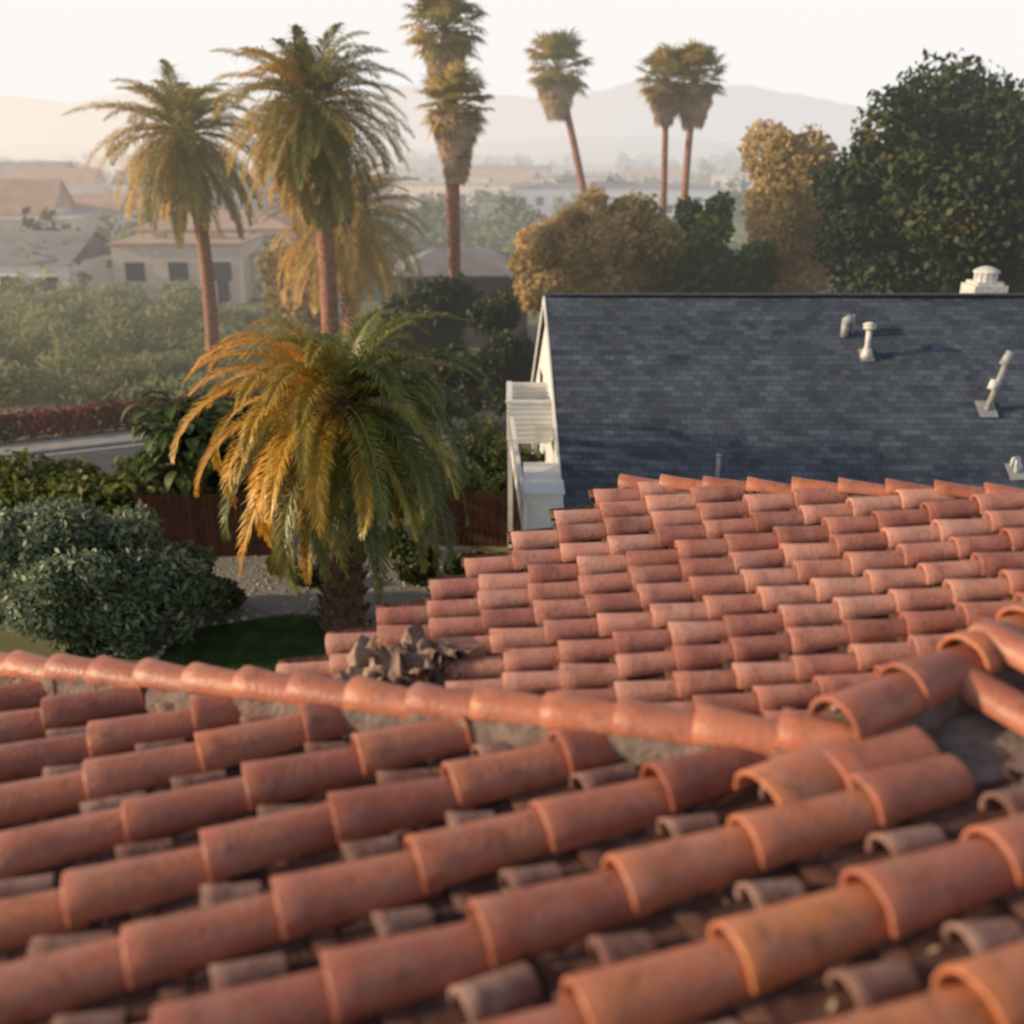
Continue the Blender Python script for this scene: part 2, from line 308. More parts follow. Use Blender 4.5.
# ------------------------------------------------------------ ground, road, etc.
xs=np.array([-9000,-3000,-800,-200,-60,0,60,200,800,3000,9000.]); ys=np.array([-200,-20,20,60,120,300,900,3000,9000.])
V=[[x,y,0] for y in ys for x in xs]; nx=len(xs)
F=[[i*nx+j,i*nx+j+1,(i+1)*nx+j+1,(i+1)*nx+j] for i in range(len(ys)-1) for j in range(nx-1)]
mesh('ground',V,F,M['ground'])
path=np.array([(-70,9.0),(-40,24.5),(-19.5,33.6),(-.8,42.3),(18,50.5),(60,62)])
def strip(name,off0,off1,z0,z1,m):
    mb=MB(); T=np.gradient(path,axis=0); T/=np.linalg.norm(T,axis=1)[:,None]; Np=np.c_[-T[:,1],T[:,0]]
    a=path+Np*off0; b=path+Np*off1; n=len(path)
    V=[]
    for i in range(n): V+= [[*a[i],z0],[*a[i],z1],[*b[i],z1],[*b[i],z0]]
    F=[]
    for i in range(n-1):
        for j in range(3): F.append([i*4+j,(i+1)*4+j,(i+1)*4+j+1,i*4+j+1])
    mb.add(V,F); return mb.obj(name,m)
strip('road',-2.4,2.2,.0,.012,M['asphalt'])
strip('pavement',2.35,3.7,.0,.13,M['concrete'])
strip('kerb',2.2,2.35,.0,.14,M['concrete'])
strip('kerb',-2.55,-2.4,.0,.13,M['concrete'])
strip('road_edge_line',1.9,2.0,.012,.017,M['white'])
def blob(name,cx,cy,rx_,ry_,z,m,seed=0):
    n=48; V=[]
    for k in range(n):
        a=2*math.pi*k/n; f=1+.25*noise.noise(Vector((math.cos(a)*1.5+seed,math.sin(a)*1.5,0)))
        V.append([cx+rx_*f*math.cos(a),cy+ry_*f*math.sin(a),z])
    V2=[[cx+(v[0]-cx)*.02,cy+(v[1]-cy)*.02,z] for v in V]
    F=[[i,(i+1)%n,n+(i+1)%n,n+i] for i in range(n)]
    return mesh(name,V+V2,F,m)
blob('gravel_bed',-4.4,23.6,5.2,4.6,.006,M['gravel'],1)
blob('lawn',-5.4,20.6,2.7,2.0,.012,M['lawn'],4)
# ------------------------------------------------------------ foliage
def leafcloud(lumps,n,size,el=1.7,outward=.5,bias=0,shell=.55):
    Cs=np.array([l[0] for l in lumps],float); Rs=np.array([l[1] for l in lumps],float)
    w=(Rs[:,0]*Rs[:,2]); w/=w.sum(); idx=rng.choice(len(lumps),n,p=w)
    d=rng.normal(size=(n,3)); d/=np.linalg.norm(d,axis=1)[:,None]
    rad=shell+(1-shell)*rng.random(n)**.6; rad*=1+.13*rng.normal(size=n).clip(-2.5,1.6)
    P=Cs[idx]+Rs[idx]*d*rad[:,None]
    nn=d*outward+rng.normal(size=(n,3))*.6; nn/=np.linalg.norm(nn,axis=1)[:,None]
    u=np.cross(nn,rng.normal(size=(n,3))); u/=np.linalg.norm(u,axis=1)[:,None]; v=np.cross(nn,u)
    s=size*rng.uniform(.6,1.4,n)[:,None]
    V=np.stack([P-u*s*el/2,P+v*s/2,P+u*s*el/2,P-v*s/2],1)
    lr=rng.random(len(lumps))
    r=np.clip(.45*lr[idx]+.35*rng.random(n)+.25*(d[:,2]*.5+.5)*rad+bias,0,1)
    return V.reshape(-1,3),np.arange(n*4).reshape(n,4),np.repeat(r,4)
def mklumps(c,r,n,lr=(.28,.45),zmin=-1):
    out=[]
    for i in range(n):
        d=rng.normal(size=3); d/=np.linalg.norm(d); d[2]=max(d[2],zmin); q=rng.uniform(.35,.88)
        f=rng.uniform(*lr); out.append((np.array(c)+np.array(r)*d*q,np.array(r)*f*rng.uniform(.75,1.2,3)))
    return out
def tree(name,c,r,m,n=14000,size=.2,nl=26,trunk=.25,bias=0,lr=(.28,.45),base=0.,extra=()):
    e=empty(name); L=mklumps(c,r,nl,lr)
    for ec,er,en in extra: L+=mklumps(ec,er,en,(.3,.45))
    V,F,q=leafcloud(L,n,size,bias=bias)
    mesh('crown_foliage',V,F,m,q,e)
    b=MB(); c=np.array(c,float); top=c+[0,0,r[2]*.3]; fork=np.array([c[0],c[1],max(base+.3,(c[2]-r[2])*.9+.3)])
    b.tube([[c[0]+.2,c[1],base],fork*[1,1,.5],fork,top],[trunk*1.3,trunk,trunk*.8,trunk*.2],10)
    for l in L[:12]:
        mid=(fork+l[0])/2+rng.normal(0,.15,3); b.tube([fork,mid,l[0]],[trunk*.45,trunk*.25,trunk*.08],6)
    b.obj('trunk_and_limbs',M['bark'],e,True); return e
def shrub(name,c,r,m,n=4000,size=.12,nl=12,bias=0,lr=(.3,.5),el=1.7):
    V,F,q=leafcloud(mklumps(c,r,nl,lr),n,size,el=el,bias=bias); return mesh(name,V,F,m,q)
def frond(mb,st,o,az,el,L,droop,lmax,nl,w,r,seg=14,vup=.30,ld=.55):
    s=np.linspace(0,1,seg); ang=el-droop*(s**1.25)
    h=np.array([math.cos(az),math.sin(az),0]); up=np.array([0,0,1.])
    T=np.cos(ang)[:,None]*h+np.sin(ang)[:,None]*up
    tw=rng.normal(0,.12); sdv=np.cross(h,up); T=T+sdv*tw*s[:,None]; T/=np.linalg.norm(T,axis=1)[:,None]
    pts=o+np.vstack([[0,0,0],np.cumsum((T[1:]+T[:-1])/2*(L/(seg-1)),0)])
    st.tube(pts,np.linspace(.035,.006,seg)*L/4,4,min(r+.12,1),cap=False)
    q=np.linspace(.12,.995,nl); q=np.repeat(q,2); sg=np.tile([1,-1],nl); n=len(q)
    P=np.stack([np.interp(q,s,pts[:,i]) for i in range(3)],1); TT=np.stack([np.interp(q,s,T[:,i]) for i in range(3)],1)
    TT/=np.linalg.norm(TT,axis=1)[:,None]
    sd=np.cross(TT,up+0.001); sd/=np.linalg.norm(sd,axis=1)[:,None]; nu=np.cross(sd,TT)
    ll=lmax*np.clip(np.sin(np.pi*np.clip(q*.86+.12,0,1))**.6,.15,1)*rng.uniform(.85,1.1,n)
    sl=.55+.55*q+rng.normal(0,.07,n)
    D=sd*sg[:,None]*np.cos(sl)[:,None]+TT*np.sin(sl)[:,None]+nu*(vup+rng.normal(0,.12,n))[:,None]
    D/=np.linalg.norm(D,axis=1)[:,None]
    mid=P+D*ll[:,None]*.5; D2=D+np.array([0,0,-1.])*(ld+rng.normal(0,.12,n))[:,None]; D2/=np.linalg.norm(D2,axis=1)[:,None]
    tip=mid+D2*ll[:,None]*.5
    wd=np.cross(D,nu); wd/=np.linalg.norm(wd,axis=1)[:,None]; ww=w*.5
    V=np.stack([P-wd*ww*.5,P+wd*ww*.5,mid+wd*ww,mid-wd*ww,tip,],1)
    V=np.concatenate([V,tip[:,None]+wd[:,None]*.003],1)
    b=np.arange(n)[:,None]*6
    F=np.vstack([b+[0,1,2,3],b+[3,2,5,4]])
    rr=np.clip(r+.10*rng.normal(size=n)*.5+.08*q,0,1)
    mb.add(V.reshape(-1,3),F,np.repeat(rr,6))
def feather_palm(name,base,top,L,nf,m,lmax=.5,nl=50,w=.035,tr=.4,sun_gold=lambda az,el:0,elr=(-.9,1.35),droop=(1.2,1.9),skirt=0,seg=14,curve=0.2,tm='ptrunk',ld=.55,r0=.2,rj=.25):
    e=empty(name); mb=MB(); st=MB(); base=np.array(base,float); top=np.array(top,float)
    for i in range(nf):
        az=i*2.39996+rng.normal(0,.15); f=(i+.5)/nf; el=elr[1]+(elr[0]-elr[1])*f**.9+rng.normal(0,.08)
        LL=L*rng.uniform(.85,1.1)*(.75+.25*min(1,f*3))
        dr=rng.uniform(*droop)*(1.0 if el>0 else max(.25,1+el*.7))
        r=r0+rj*rng.random()+sun_gold(az,el)
        h=np.array([math.cos(az),math.sin(az),0])
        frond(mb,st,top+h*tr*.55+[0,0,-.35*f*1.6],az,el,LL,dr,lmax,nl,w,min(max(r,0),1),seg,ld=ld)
    for i in range(skirt):
        az=rng.uniform(0,6.28); h=np.array([math.cos(az),math.sin(az),0])
        frond(mb,st,top+h*tr*.7-[0,0,rng.uniform(.5,1)],az,-.9,L*rng.uniform(.5,.75),.6,lmax*.8,nl//2,w,.7,seg)
    mb.obj('fronds',m,e); st.obj('frond_stems',m,e)
    tb=MB(); n=60; s=np.linspace(0,1,n); sag=np.sin(s*np.pi)*curve
    pts=base+(top-base)*s[:,None]+np.c_[sag,sag*.3,0*sag]
    rad=tr*(1+.25*np.exp(-s*14)-.1*s+.45*np.exp(-((s-.94)/.07)**2)*.5)*(1+.07*(np.arange(n)%2))
    tb.tube(pts,rad,16,.5)
    H=np.linalg.norm(top-base); nb=int(H*26) if tr>.35 and H<9 else 90
    for i in range(nb):
        q=(i/nb if nb!=90 else .82+.17*i/nb); a=i*2.39996; p=base+(top-base)*q+np.array([math.sin(q*math.pi)*curve,math.sin(q*math.pi)*curve*.3,0]); rr=np.interp(q,s,rad)
        h=np.array([math.cos(a),math.sin(a),0]); tb.tube([p+h*rr*.85,p+h*rr*1.08+[0,0,.05],p+h*rr*1.28+[0,0,.17]],[.075,.06,.035],5,rng.random())
    tb.obj('trunk',M[tm],e,True); return e
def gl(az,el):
    c=math.cos(az-3.45)  # left fronds coloured golden: sunlight put into the colour, partly dry fronds
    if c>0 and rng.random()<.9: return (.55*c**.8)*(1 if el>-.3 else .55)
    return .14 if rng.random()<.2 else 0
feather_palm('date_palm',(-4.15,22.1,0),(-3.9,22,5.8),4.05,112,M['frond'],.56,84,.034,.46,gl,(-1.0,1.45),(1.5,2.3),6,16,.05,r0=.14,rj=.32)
g2=lambda az,el:(.34*max(0,math.cos(az-3.2)))+(.2 if rng.random()<.2 else 0)  # golden sunlight painted on the left fronds, plus random dry ones
feather_palm('date_palm',(-16.1,53.4,0),(-15.9,51.5,11.9),4.9,80,M['frondfar'],1.0,48,.07,.34,g2,(-1.1,1.4),(.9,1.5),10,10,.3,'ptrunk2',.9,.25)
feather_palm('date_palm',(-8.3,45,0),(-8.0,43,12.9),4.3,110,M['frondfar'],.95,48,.06,.38,g2,(-1.35,1.4),(.9,1.5),18,10,.2,'ptrunk2',.9)
g3=lambda az,el:.3+.3*max(0,math.cos(az-3.2))  # whole crown tinted as sunlit, strongest on the left
feather_palm('date_palm',(-8.2,50,0),(-8.0,50,7.9),4.5,80,M['frondfar'],.95,46,.06,.36,g3,(-1.0,1.4),(1.0,1.6),8,10,.1,'ptrunk2',.8)
def fan_palm(name,base,top,R_,nf=60,tr=.2,sk=2.2,curve=.2,skw=1):
    e=empty(name); mb=MB(); sb=MB(); st=MB(); top=np.array(top,float); base=np.array(base,float)
    def fan(mb,o,d,L,nb,rr,droop,spread=1.9):
        d=nrm(d); sd=nrm(np.cross(d,[0,0,1.001]))
        al=np.linspace(-spread,spread,nb)+rng.normal(0,.05,nb); ln=L*(.75+.25*np.cos(al*.7))*rng.uniform(.85,1.1,nb)
        D=np.cos(al)[:,None]*d+np.sin(al)[:,None]*sd; mid=o+D*ln[:,None]*.55
        D2=D+np.array([0,0,-droop]); D2/=np.linalg.norm(D2,axis=1)[:,None]; tip=mid+D2*ln[:,None]*.45
        nn=np.cross(d,sd); wd=np.cross(D,nn); w=L*.06
        V=np.stack([o+0*D,mid+wd*w,tip,mid-wd*w],1); mb.add(V.reshape(-1,3),np.arange(nb*4).reshape(nb,4),np.clip(rr+rng.normal(0,.06,nb),0,1).repeat(4))
    for i in range(nf):
        f=(i+.5)/nf; az=i*2.39996; el=1.5-2.2*f+rng.normal(0,.12)
        d=np.array([math.cos(az)*math.cos(el),math.sin(az)*math.cos(el),math.sin(el)]); pl=R_*rng.uniform(.45,.75)
        o=top+d*pl; st.tube([top,top+d*pl*.5,o],.02,4,.4,cap=False)
        fan(mb,o,d+rng.normal(0,.25,3),R_*.5,16,.2+.4*rng.random()+.3*max(0,math.cos(az-3.2)),.6,1.7)  # leaves facing the sun get a lighter, golden colour as painted sunlight
    for i in range(int(sk*75)):
        q=rng.random(); az=rng.uniform(0,6.28); rr=(.72-.5*q)*R_*.8*rng.uniform(.7,1.1)*skw
        h=np.array([math.cos(az),math.sin(az),0]); o=top+h*rr-np.array([0,0,.1+q*sk])
        fan(sb,o,h*.25+[0,0,-1],R_*.4,8,rng.random(),.5,.7)
    mb.obj('fan_leaves',M['frondfar'],e); st.obj('leaf_stems',M['frondfar'],e); sb.obj('dead_leaf_skirt',M['skirt'],e)
    tb=MB(); n=60; s=np.linspace(0,1,n); sg=np.sin(s*np.pi)*curve
    tb.tube(base+(top-base)*s[:,None]+np.c_[sg,0*sg,0*sg],tr*(1.35-.45*s+.4*np.exp(-s*18))*(1+.04*(np.arange(n)%2)),12); tb.obj('trunk',M['ptrunk2'],e,True)
fan_palm('fan_palm',(-2.9,52,0),(-2.75,52,12.9),1.9,70,.19,2.9,.0)
fan_palm('fan_palm',(-3.15,56,0),(-3.45,56,16.6),2.3,76,.2,2.6,.0,.8)
fan_palm('fan_palm',(6.2,70,0),(2.9,70,15.7),2.3,70,.22,2.2,.3)
fan_palm('fan_palm',(9.0,62,0),(8.5,60,14.5),1.8,62,.17,1.7,.1)
fan_palm('fan_palm',(9.7,58,0),(10.1,60,14.6),1.9,62,.19,2.0,-.2)
tree('oak_tree',(19.8,44,8.4),(7.0,5,6.2),M['leafoak'],66000,.2,64,.5,-.02,(.18,.34),extra=[((17.2,44,10.6),(2.9,2.5,3.4),14),((22,44,11.5),(3.5,2.5,2.8),12)])
tree('sunlit_tree',(12.6,49,8.2),(3.1,3,4.2),M['leafgold'],18000,.2,32,.28,.12,(.2,.4))
tree('sunlit_tree',(2.6,47,6.3),(2.8,2.5,3.1),M['leafgold'],15000,.2,28,.22,.06,(.2,.4))
tree('leafy_tree',(6.0,48,6.6),(3.0,2.5,3.1),M['leafgold'],15000,.2,28,.22,-.1,(.2,.4))
tree('leafy_tree',(9.2,47,6.0),(2.6,2.5,3.0),M['leafmid'],14000,.2,26,.22,0,(.2,.4))
tree('leafy_tree',(-.6,44,2.6),(1.7,1.6,2.2),M['leafdark'],8000,.16,18,.15,.05)
tree('leafy_tree',(-2.6,40,1.8),(1.8,1.5,1.7),M['leafdark'],8000,.16,18,.12,.1)
tree('leafy_tree',(-9.3,32.5,1.9),(2.0,1.6,1.9),M['leafdark'],9000,.15,18,.12,.15)
tree('leafy_tree',(-12.2,60,3.2),(2.6,2.4,2.6),M['leafgold'],7000,.22,18,.15,-.1)
tree('leafy_tree',(-3.6,47,3.0),(2.2,2.0,2.4),M['leafdark'],8000,.18,18,.15,.1)
def broadleaf(name,c,n=60,L=1.2):
    e=empty(name); mb=MB(); st=MB(); c=np.array(c,float)
    for i in range(n):
        az=i*2.4; el=rng.uniform(-.2,1.2); o=c+np.array([math.cos(az),math.sin(az),0])*rng.uniform(.1,1.0)+[0,0,rng.uniform(-1.4,.6)]
        h=np.array([math.cos(az),math.sin(az),0]); sd=np.array([-h[1],h[0],0]); s=np.linspace(0,1,7); ang=el-s*1.6; LL=L*rng.uniform(.6,1.1)
        T=np.cos(ang)[:,None]*h+np.sin(ang)[:,None]*np.array([0,0,1]); P=o+np.cumsum(T,0)*LL/7; w=.17*np.sin(np.pi*(s*.92+.05))[:,None]
        V=np.vstack([P-sd*w+[0,0,.05],P,P+sd*w+[0,0,.05]]); F=[[a*7+j,a*7+j+1,(a+1)*7+j+1,(a+1)*7+j] for a in (0,1) for j in range(6)]
        mb.add(V,F,rng.random()*.6)
    mb.obj('leaves',M['leafmid'],e,True)
    for k in range(4): st.tube([[c[0]+rng.normal(0,.2),c[1],0],c+rng.normal(0,.35,3)],[.13,.07],8)
    st.obj('stems',M['bark'],e,True)
broadleaf('banana_plant',(-9.2,27.2,3.8),150,1.05)
shrub('dark_shrub',(-9.3,27.6,2.2),(1.2,.9,1.9),M['leafdark'],8000,.15,14,.12)
shrub('flowering_bush',(-9.7,21.3,1.8),(3.0,2.0,2.15),M['leafbush'],44000,.085,80,.04,(.13,.28),2.4)
shrub('flowering_bush',(-7.35,22.6,.5),(.8,.7,.6),M['leafdark'],5000,.08,14,.2)
shrub('yellow_shrub',(-13.6,27.6,1.1),(3.2,1.4,1.3),M['leafyel'],12000,.14,26,.0)
shrub('yellow_shrub',(-18,28.6,.9),(2.6,1.4,1.1),M['leafyel'],8000,.14,20,-.05)
for (x,y,z,r,mm) in [(-5.3,24.6,.3,.45,'leafdark'),(-6.3,25.3,.3,.4,'leafmid'),(-2.4,25,.45,.75,'leafdark'),(-3.2,26.3,.4,.6,'leafmid'),(-1.2,24.4,.5,.7,'leafdark'),(-1.5,29,.8,1.1,'leafmid'),(-.2,30.5,1.1,1.3,'leafdark'),(-6.8,31,1,1.4,'leafdark'),(-3.6,31,.9,1.3,'leafdark'),(-5,34.5,1,1.4,'leafmid'),(-12,31,.8,1.0,'leafmid'),(-.5,35,1.2,1.5,'leafdark'),(-7,43.5,1.3,1.8,'leafyel')]:
    shrub('garden_shrub',(x,y,z),(r,r*.9,r*.8 if r<1 else r),M[mm],3200,.1,12,.05)
def offpath(d,u0,u1,n):
    T=np.gradient(path,axis=0); T/=np.linalg.norm(T,axis=1)[:,None]; Np=np.c_[-T[:,1],T[:,0]]; a=path+Np*d
    return [(x,np.interp(x,a[:,0],a[:,1])) for x in np.linspace(u0,u1,n)]
hl=[(np.array([x,y,.62+rng.normal(0,.05)]),np.array([.55,.45,.62])) for x,y in offpath(4.5,-40,14,150)]
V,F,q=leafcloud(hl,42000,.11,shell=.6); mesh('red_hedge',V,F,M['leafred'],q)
hl=[(np.array([x,y,.3+rng.normal(0,.1)]),np.array([.6,.5,.4])) for x,y in offpath(-3.6,-30,-8,60)]
V,F,q=leafcloud(hl,14000,.12,shell=.6); mesh('green_hedge',V,F,M['leafyel'],q)
ml=[]
for i in range(170):
    x=rng.uniform(-42,-10); y=rng.uniform(44,72); h=rng.uniform(.35,.8) if x>-21 else rng.uniform(.6,1.5)
    ml.append((np.array([x,y,h*.8]),np.array([rng.uniform(1,2),rng.uniform(1,2),h])))
V,F,q=leafcloud(ml,50000,.12,el=5,bias=.1); mesh('meadow_brush',V,F,M['meadow'],q)
n=14000; a=rng.uniform(0,6.28,n); rr=np.sqrt(rng.random(n)); P=np.c_[-5.4+2.5*rr*np.cos(a),20.6+1.85*rr*np.sin(a),np.full(n,.012)]
D=rng.normal(0,.02,(n,3)); D[:,2]=rng.uniform(.03,.07,n); w=np.c_[rng.normal(0,.006,(n,2)),np.zeros(n)]
V=np.stack([P-w,P+w,P+D+w*.2,P+D-w*.2],1); mesh('grass_blades',V.reshape(-1,3),np.arange(n*4).reshape(n,4),M['lawn'],np.repeat(rng.random(n),4))
sb=MB()
def stone(mb,c,s,r):
    n=8; V=[]
    for i in range(6):
        th=math.pi*i/5
        for j in range(n):
            ph=2*math.pi*j/n; f=1+.25*noise.noise(Vector((c[0]*9+math.cos(ph),c[1]*9+math.sin(ph),th)))
            V.append([c[0]+s*f*math.sin(th)*math.cos(ph),c[1]+s*f*math.sin(th)*math.sin(ph),c[2]+s*.65*f*math.cos(th)])
    mb.add(V,[[i*n+j,i*n+(j+1)%n,(i+1)*n+(j+1)%n,(i+1)*n+j] for i in range(5) for j in range(n)],r)
for k in range(46):
    a=2*math.pi*k/46; f=1+.25*noise.noise(Vector((math.cos(a)*1.5+4,math.sin(a)*1.5,0)))
    stone(sb,(-5.4+2.75*f*math.cos(a),20.6+2.05*f*math.sin(a),.05),rng.uniform(.05,.12),rng.random())
for k in range(900):
    a=rng.uniform(0,6.28); rr=math.sqrt(rng.random()); x=-4.4+4.7*rr*math.cos(a); y=23.6+4.1*rr*math.sin(a)
    if ((x+5.4)/2.9)**2+((y-20.6)/2.2)**2<1: continue
    stone(sb,(x,y,.01),rng.uniform(.02,.06) if rng.random()<.96 else rng.uniform(.1,.22),rng.random())
sb.obj('garden_stones',M['stone'],None,True)
def fence(x0,y0,x1,y1,h):
    mb=MB(); d=np.array([x1-x0,y1-y0]); L=np.linalg.norm(d); rz=math.atan2(d[1],d[0]); n=int(L/.15)
    for i in range(n):
        p=np.array([x0,y0])+d*(i+.5)/n; mb.box([*p,h/2+rng.normal(0,.01)],[.138,.022,h],rz,rng.random())
    for z in (h*.2,h*.8): mb.box([(x0+x1)/2-math.sin(rz)*.04,(y0+y1)/2+math.cos(rz)*.04,z],[L,.05,.09],rz,.4)
    for i in range(int(L/2)+1):
        p=np.array([x0,y0])+d*i/max(1,int(L/2)); mb.box([p[0]-math.sin(rz)*.11,p[1]+math.cos(rz)*.11,h/2+.04],[.1,.1,h+.08],rz,.3)
    mb.obj('wooden_fence',M['fence'])
fence(-10.5,26.3,-6.6,26.6,1.9); fence(-2.2,27.4,.3,27.2,1.65)
# ------------------------------------------------------------ slate roof house
nh=empty('slate_roof_house')
RL=np.array([.98,30,6.9]);RR=np.array([19,30.1,6.9]);EL=np.array([1.34,22.6,2.0]);ER=np.array([19.3,22.7,2.0])
def roofplane(name,a,b,c,d):
    L1=np.linalg.norm(b-a); L2=np.linalg.norm(d-a)
    nU,nV=90,44; V=[];UV=[]
    for j in range(nV+1):
        for i in range(nU+1):
            s=i/nU;t=j/nV; p=(a*(1-s)+b*s)*(1-t)+(d*(1-s)+c*s)*t; p=p+[0,0,.012*noise.noise(Vector((p[0]*.8,p[1]*.8,0)))]; V.append(p); UV.append([s*L1,t*L2])
    F=[[j*(nU+1)+i,j*(nU+1)+i+1,(j+1)*(nU+1)+i+1,(j+1)*(nU+1)+i] for j in range(nV) for i in range(nU)]
    mesh(name,V,F,M['slate'],None,nh,False,UV)
roofplane('front_roof',EL,ER,RR,RL)
BL=np.array([.7,37.2,2.1]);BR=np.array([19,37.2,2.1])
roofplane('rear_roof',BR,BL,RL,RR)
tr=MB()
def bar(mb,p,q,w,h,r=.5):
    p=np.array(p,float);q=np.array(q,float);d=nrm(q-p);sd=nrm(np.cross(d,[0,0,1])) if abs(d[2])<.95 else np.array([1.,0,0]); n=np.cross(sd,d); V=[]
    for c in(p,q):
        for a,b in((-1,-1),(1,-1),(1,1),(-1,1)): V.append(c+sd*a*w/2+n*b*h/2)
    mb.add(V,[[0,1,5,4],[1,2,6,5],[2,3,7,6],[3,0,4,7],[0,3,2,1],[4,5,6,7]],r)
o=np.array([-.03,0,-.10])
bar(tr,EL+o,RL+o,.05,.2);bar(tr,BL+o,RL+o,.05,.2)
bar(tr,EL+[0,-.03,-.11],ER+[0,-.03,-.11],.04,.16)
tr.obj('barge_boards',M['white'],nh)
cap=MB()
for i in range(70):
    x=.98+i*.26; cap.box([x+.13,30.03,6.93+rng.uniform(-.004,.004)],[.27,.3,.03],0,rng.random())
cap.obj('ridge_shingles',M['ridgeslate'],nh)
sd=MB(); z=0
while z<6.3:
    zt=z+.42
    y0=23.2 if zt<2.4 else 23.2+(zt-2.4)/.6615; y1=36.6 if zt<2.4 else 36.6-(zt-2.4)/.667
    if y1-y0<.3: break
    yc=(y0+y1)/2; xc=1.08-(yc-30)*.044
    sd.box([xc,yc,z+.085],[.03,y1-y0,.175],.044,.5); sd.box([xc-.015,yc,z+.02],[.03,y1-y0,.035],.044,.5)
    z+=.175
sd.obj('gable_siding',M['white'],nh)
wl=MB(); wl.box([10.3,29.9,1.0],[17.2,13.2,2.0]); wl.obj('walls',M['white'],nh)
gw=MB()
for yy,zz in((32,3.6),(33,1.3)): gw.box([1.045-(yy-30)*.044,yy,zz],[.04,.9,1.2],.044)
gw.obj('gable_windows',M['darkglass'],nh)
bc=MB()
def siding(mb,x0,x1,y0,y1,z0,z1,st=.15):
    z=z0
    while z<z1-.01:
        h=min(st,z1-z); mb.box([(x0+x1)/2,(y0+y1)/2,z+h/2],[x1-x0,y1-y0,h-.004]); mb.box([(x0+x1)/2,(y0+y1)/2,z+.02],[x1-x0+.035,y1-y0+.035,.03]); z+=st
siding(bc,-.12,1.15,26.9,26.98,3.35,4.4); siding(bc,-.12,-.04,27.0,29.4,3.35,4.4); siding(bc,-.12,1.05,29.42,29.5,3.35,4.4)
bc.box([.52,26.94,4.43],[1.4,.16,.06]); bc.box([-.08,28.2,4.43],[.16,2.36,.06])
bc.box([.5,28.2,3.3],[1.25,2.6,.1])
for x,y in((-.05,27.05),(-.05,29.35)): bc.box([x,y,1.6],[.14,.14,3.2])
siding(bc,.42,1.25,23.3,25.6,0,3.0)
bc.box([.8,24.45,3.04],[1.0,2.5,.06])
bar(bc,[.0,26.8,4.0],[.34,23.0,2.7],.09,.09); bar(bc,[.0,26.8,3.1],[.34,23.0,1.8],.07,.24)
for t in np.linspace(0,1,14): bar(bc,[.34*t,26.8-3.8*t,3.1-1.3*t],[.34*t,26.8-3.8*t,4.0-1.3*t],.035,.035)
bar(bc,[.34,23.0,0],[.34,23.0,2.8],.1,.1)
bc.obj('balcony_and_stairs',M['white'],nh)
def zs(y): return 6.9-(30-y)*.6622
vt=MB(); vg=MB()
def pipe(mb,x,y,h,r,lean=(0,0)):
    z=zs(y); mb.tube([[x,y,z-.05],[x+lean[0]*h,y+lean[1]*h,z+h]],r,14); return np.array([x+lean[0]*h,y+lean[1]*h,z+h])
def flash(mb,x,y,s=.32):
    z=zs(y)+.03; mb.add([[x-s/2,y-s/2,z-s/2*.66],[x+s/2,y-s/2,z-s/2*.66],[x+s/2,y+s/2,z+s/2*.66],[x-s/2,y+s/2,z+s/2*.66]],[[0,1,2,3]])
p=pipe(vt,9.95,27.9,.75,.075); vt.tube([p,p+[0,0,.12]],[.17,.17],14); vt.tube([p+[0,0,.14],p+[0,0,.2]],[.2,.05],14); vt.tube([[9.95,27.9,zs(27.9)-.04],[9.95,27.9,zs(27.9)+.22]],[.19,.1],14); flash(vg,9.95,27.9,.4)
p=pipe(vg,9.5,28.6,.4,.11); vg.tube([p-[.0,0,.05],p+[.16,0,.12]],[.16,.12],12); p=pipe(vg,9.75,28.7,.5,.05)
p=pipe(vg,12.75,26.2,1.3,.08,(.28,.05)); vg.tube([p-[.05,0,.1],p+[.06,0,.28]],[.15,.10],14); vt.tube([p-[.3,.05,.75],p-[.22,.03,.5]],[.13,.13],14); flash(vg,12.75,26.2,.5)
p=pipe(vt,12.9,24.4,.4,.06); vt.tube([p,p+[-.18,-.1,.0],p+[-.2,-.1,-.2]],.05,10); flash(vg,12.9,24.4,.45)
p=pipe(vg,5.2,24.1,.72,.055); vg.tube([p,p+[0,0,.06]],[.075,.075],12)
vt.obj('white_roof_vents',M['ventwhite'],nh,True); vg.obj('grey_roof_pipes',M['trimgrey'],nh,True)
cu=MB(); cu.box([14.4,31,6.75],[1.0,1.0,.7])
cu.box([14.4,31,7.15],[.8,.8,.1]); cu.tube([[14.4,31,7.15],[14.4,31,7.45]],[.26,.26],14)
for k in range(12):
    a=2*math.pi*k/12; cu.box([14.4+.32*math.cos(a),31+.32*math.sin(a),7.32],[.03,.14,.28],a)
cu.tube([[14.4,31,7.46],[14.4,31,7.52],[14.4,31,7.6],[14.4,31,7.64]],[.40,.36,.22,.08],16); cu.obj('roof_ventilator',M['ventwhite'],nh)
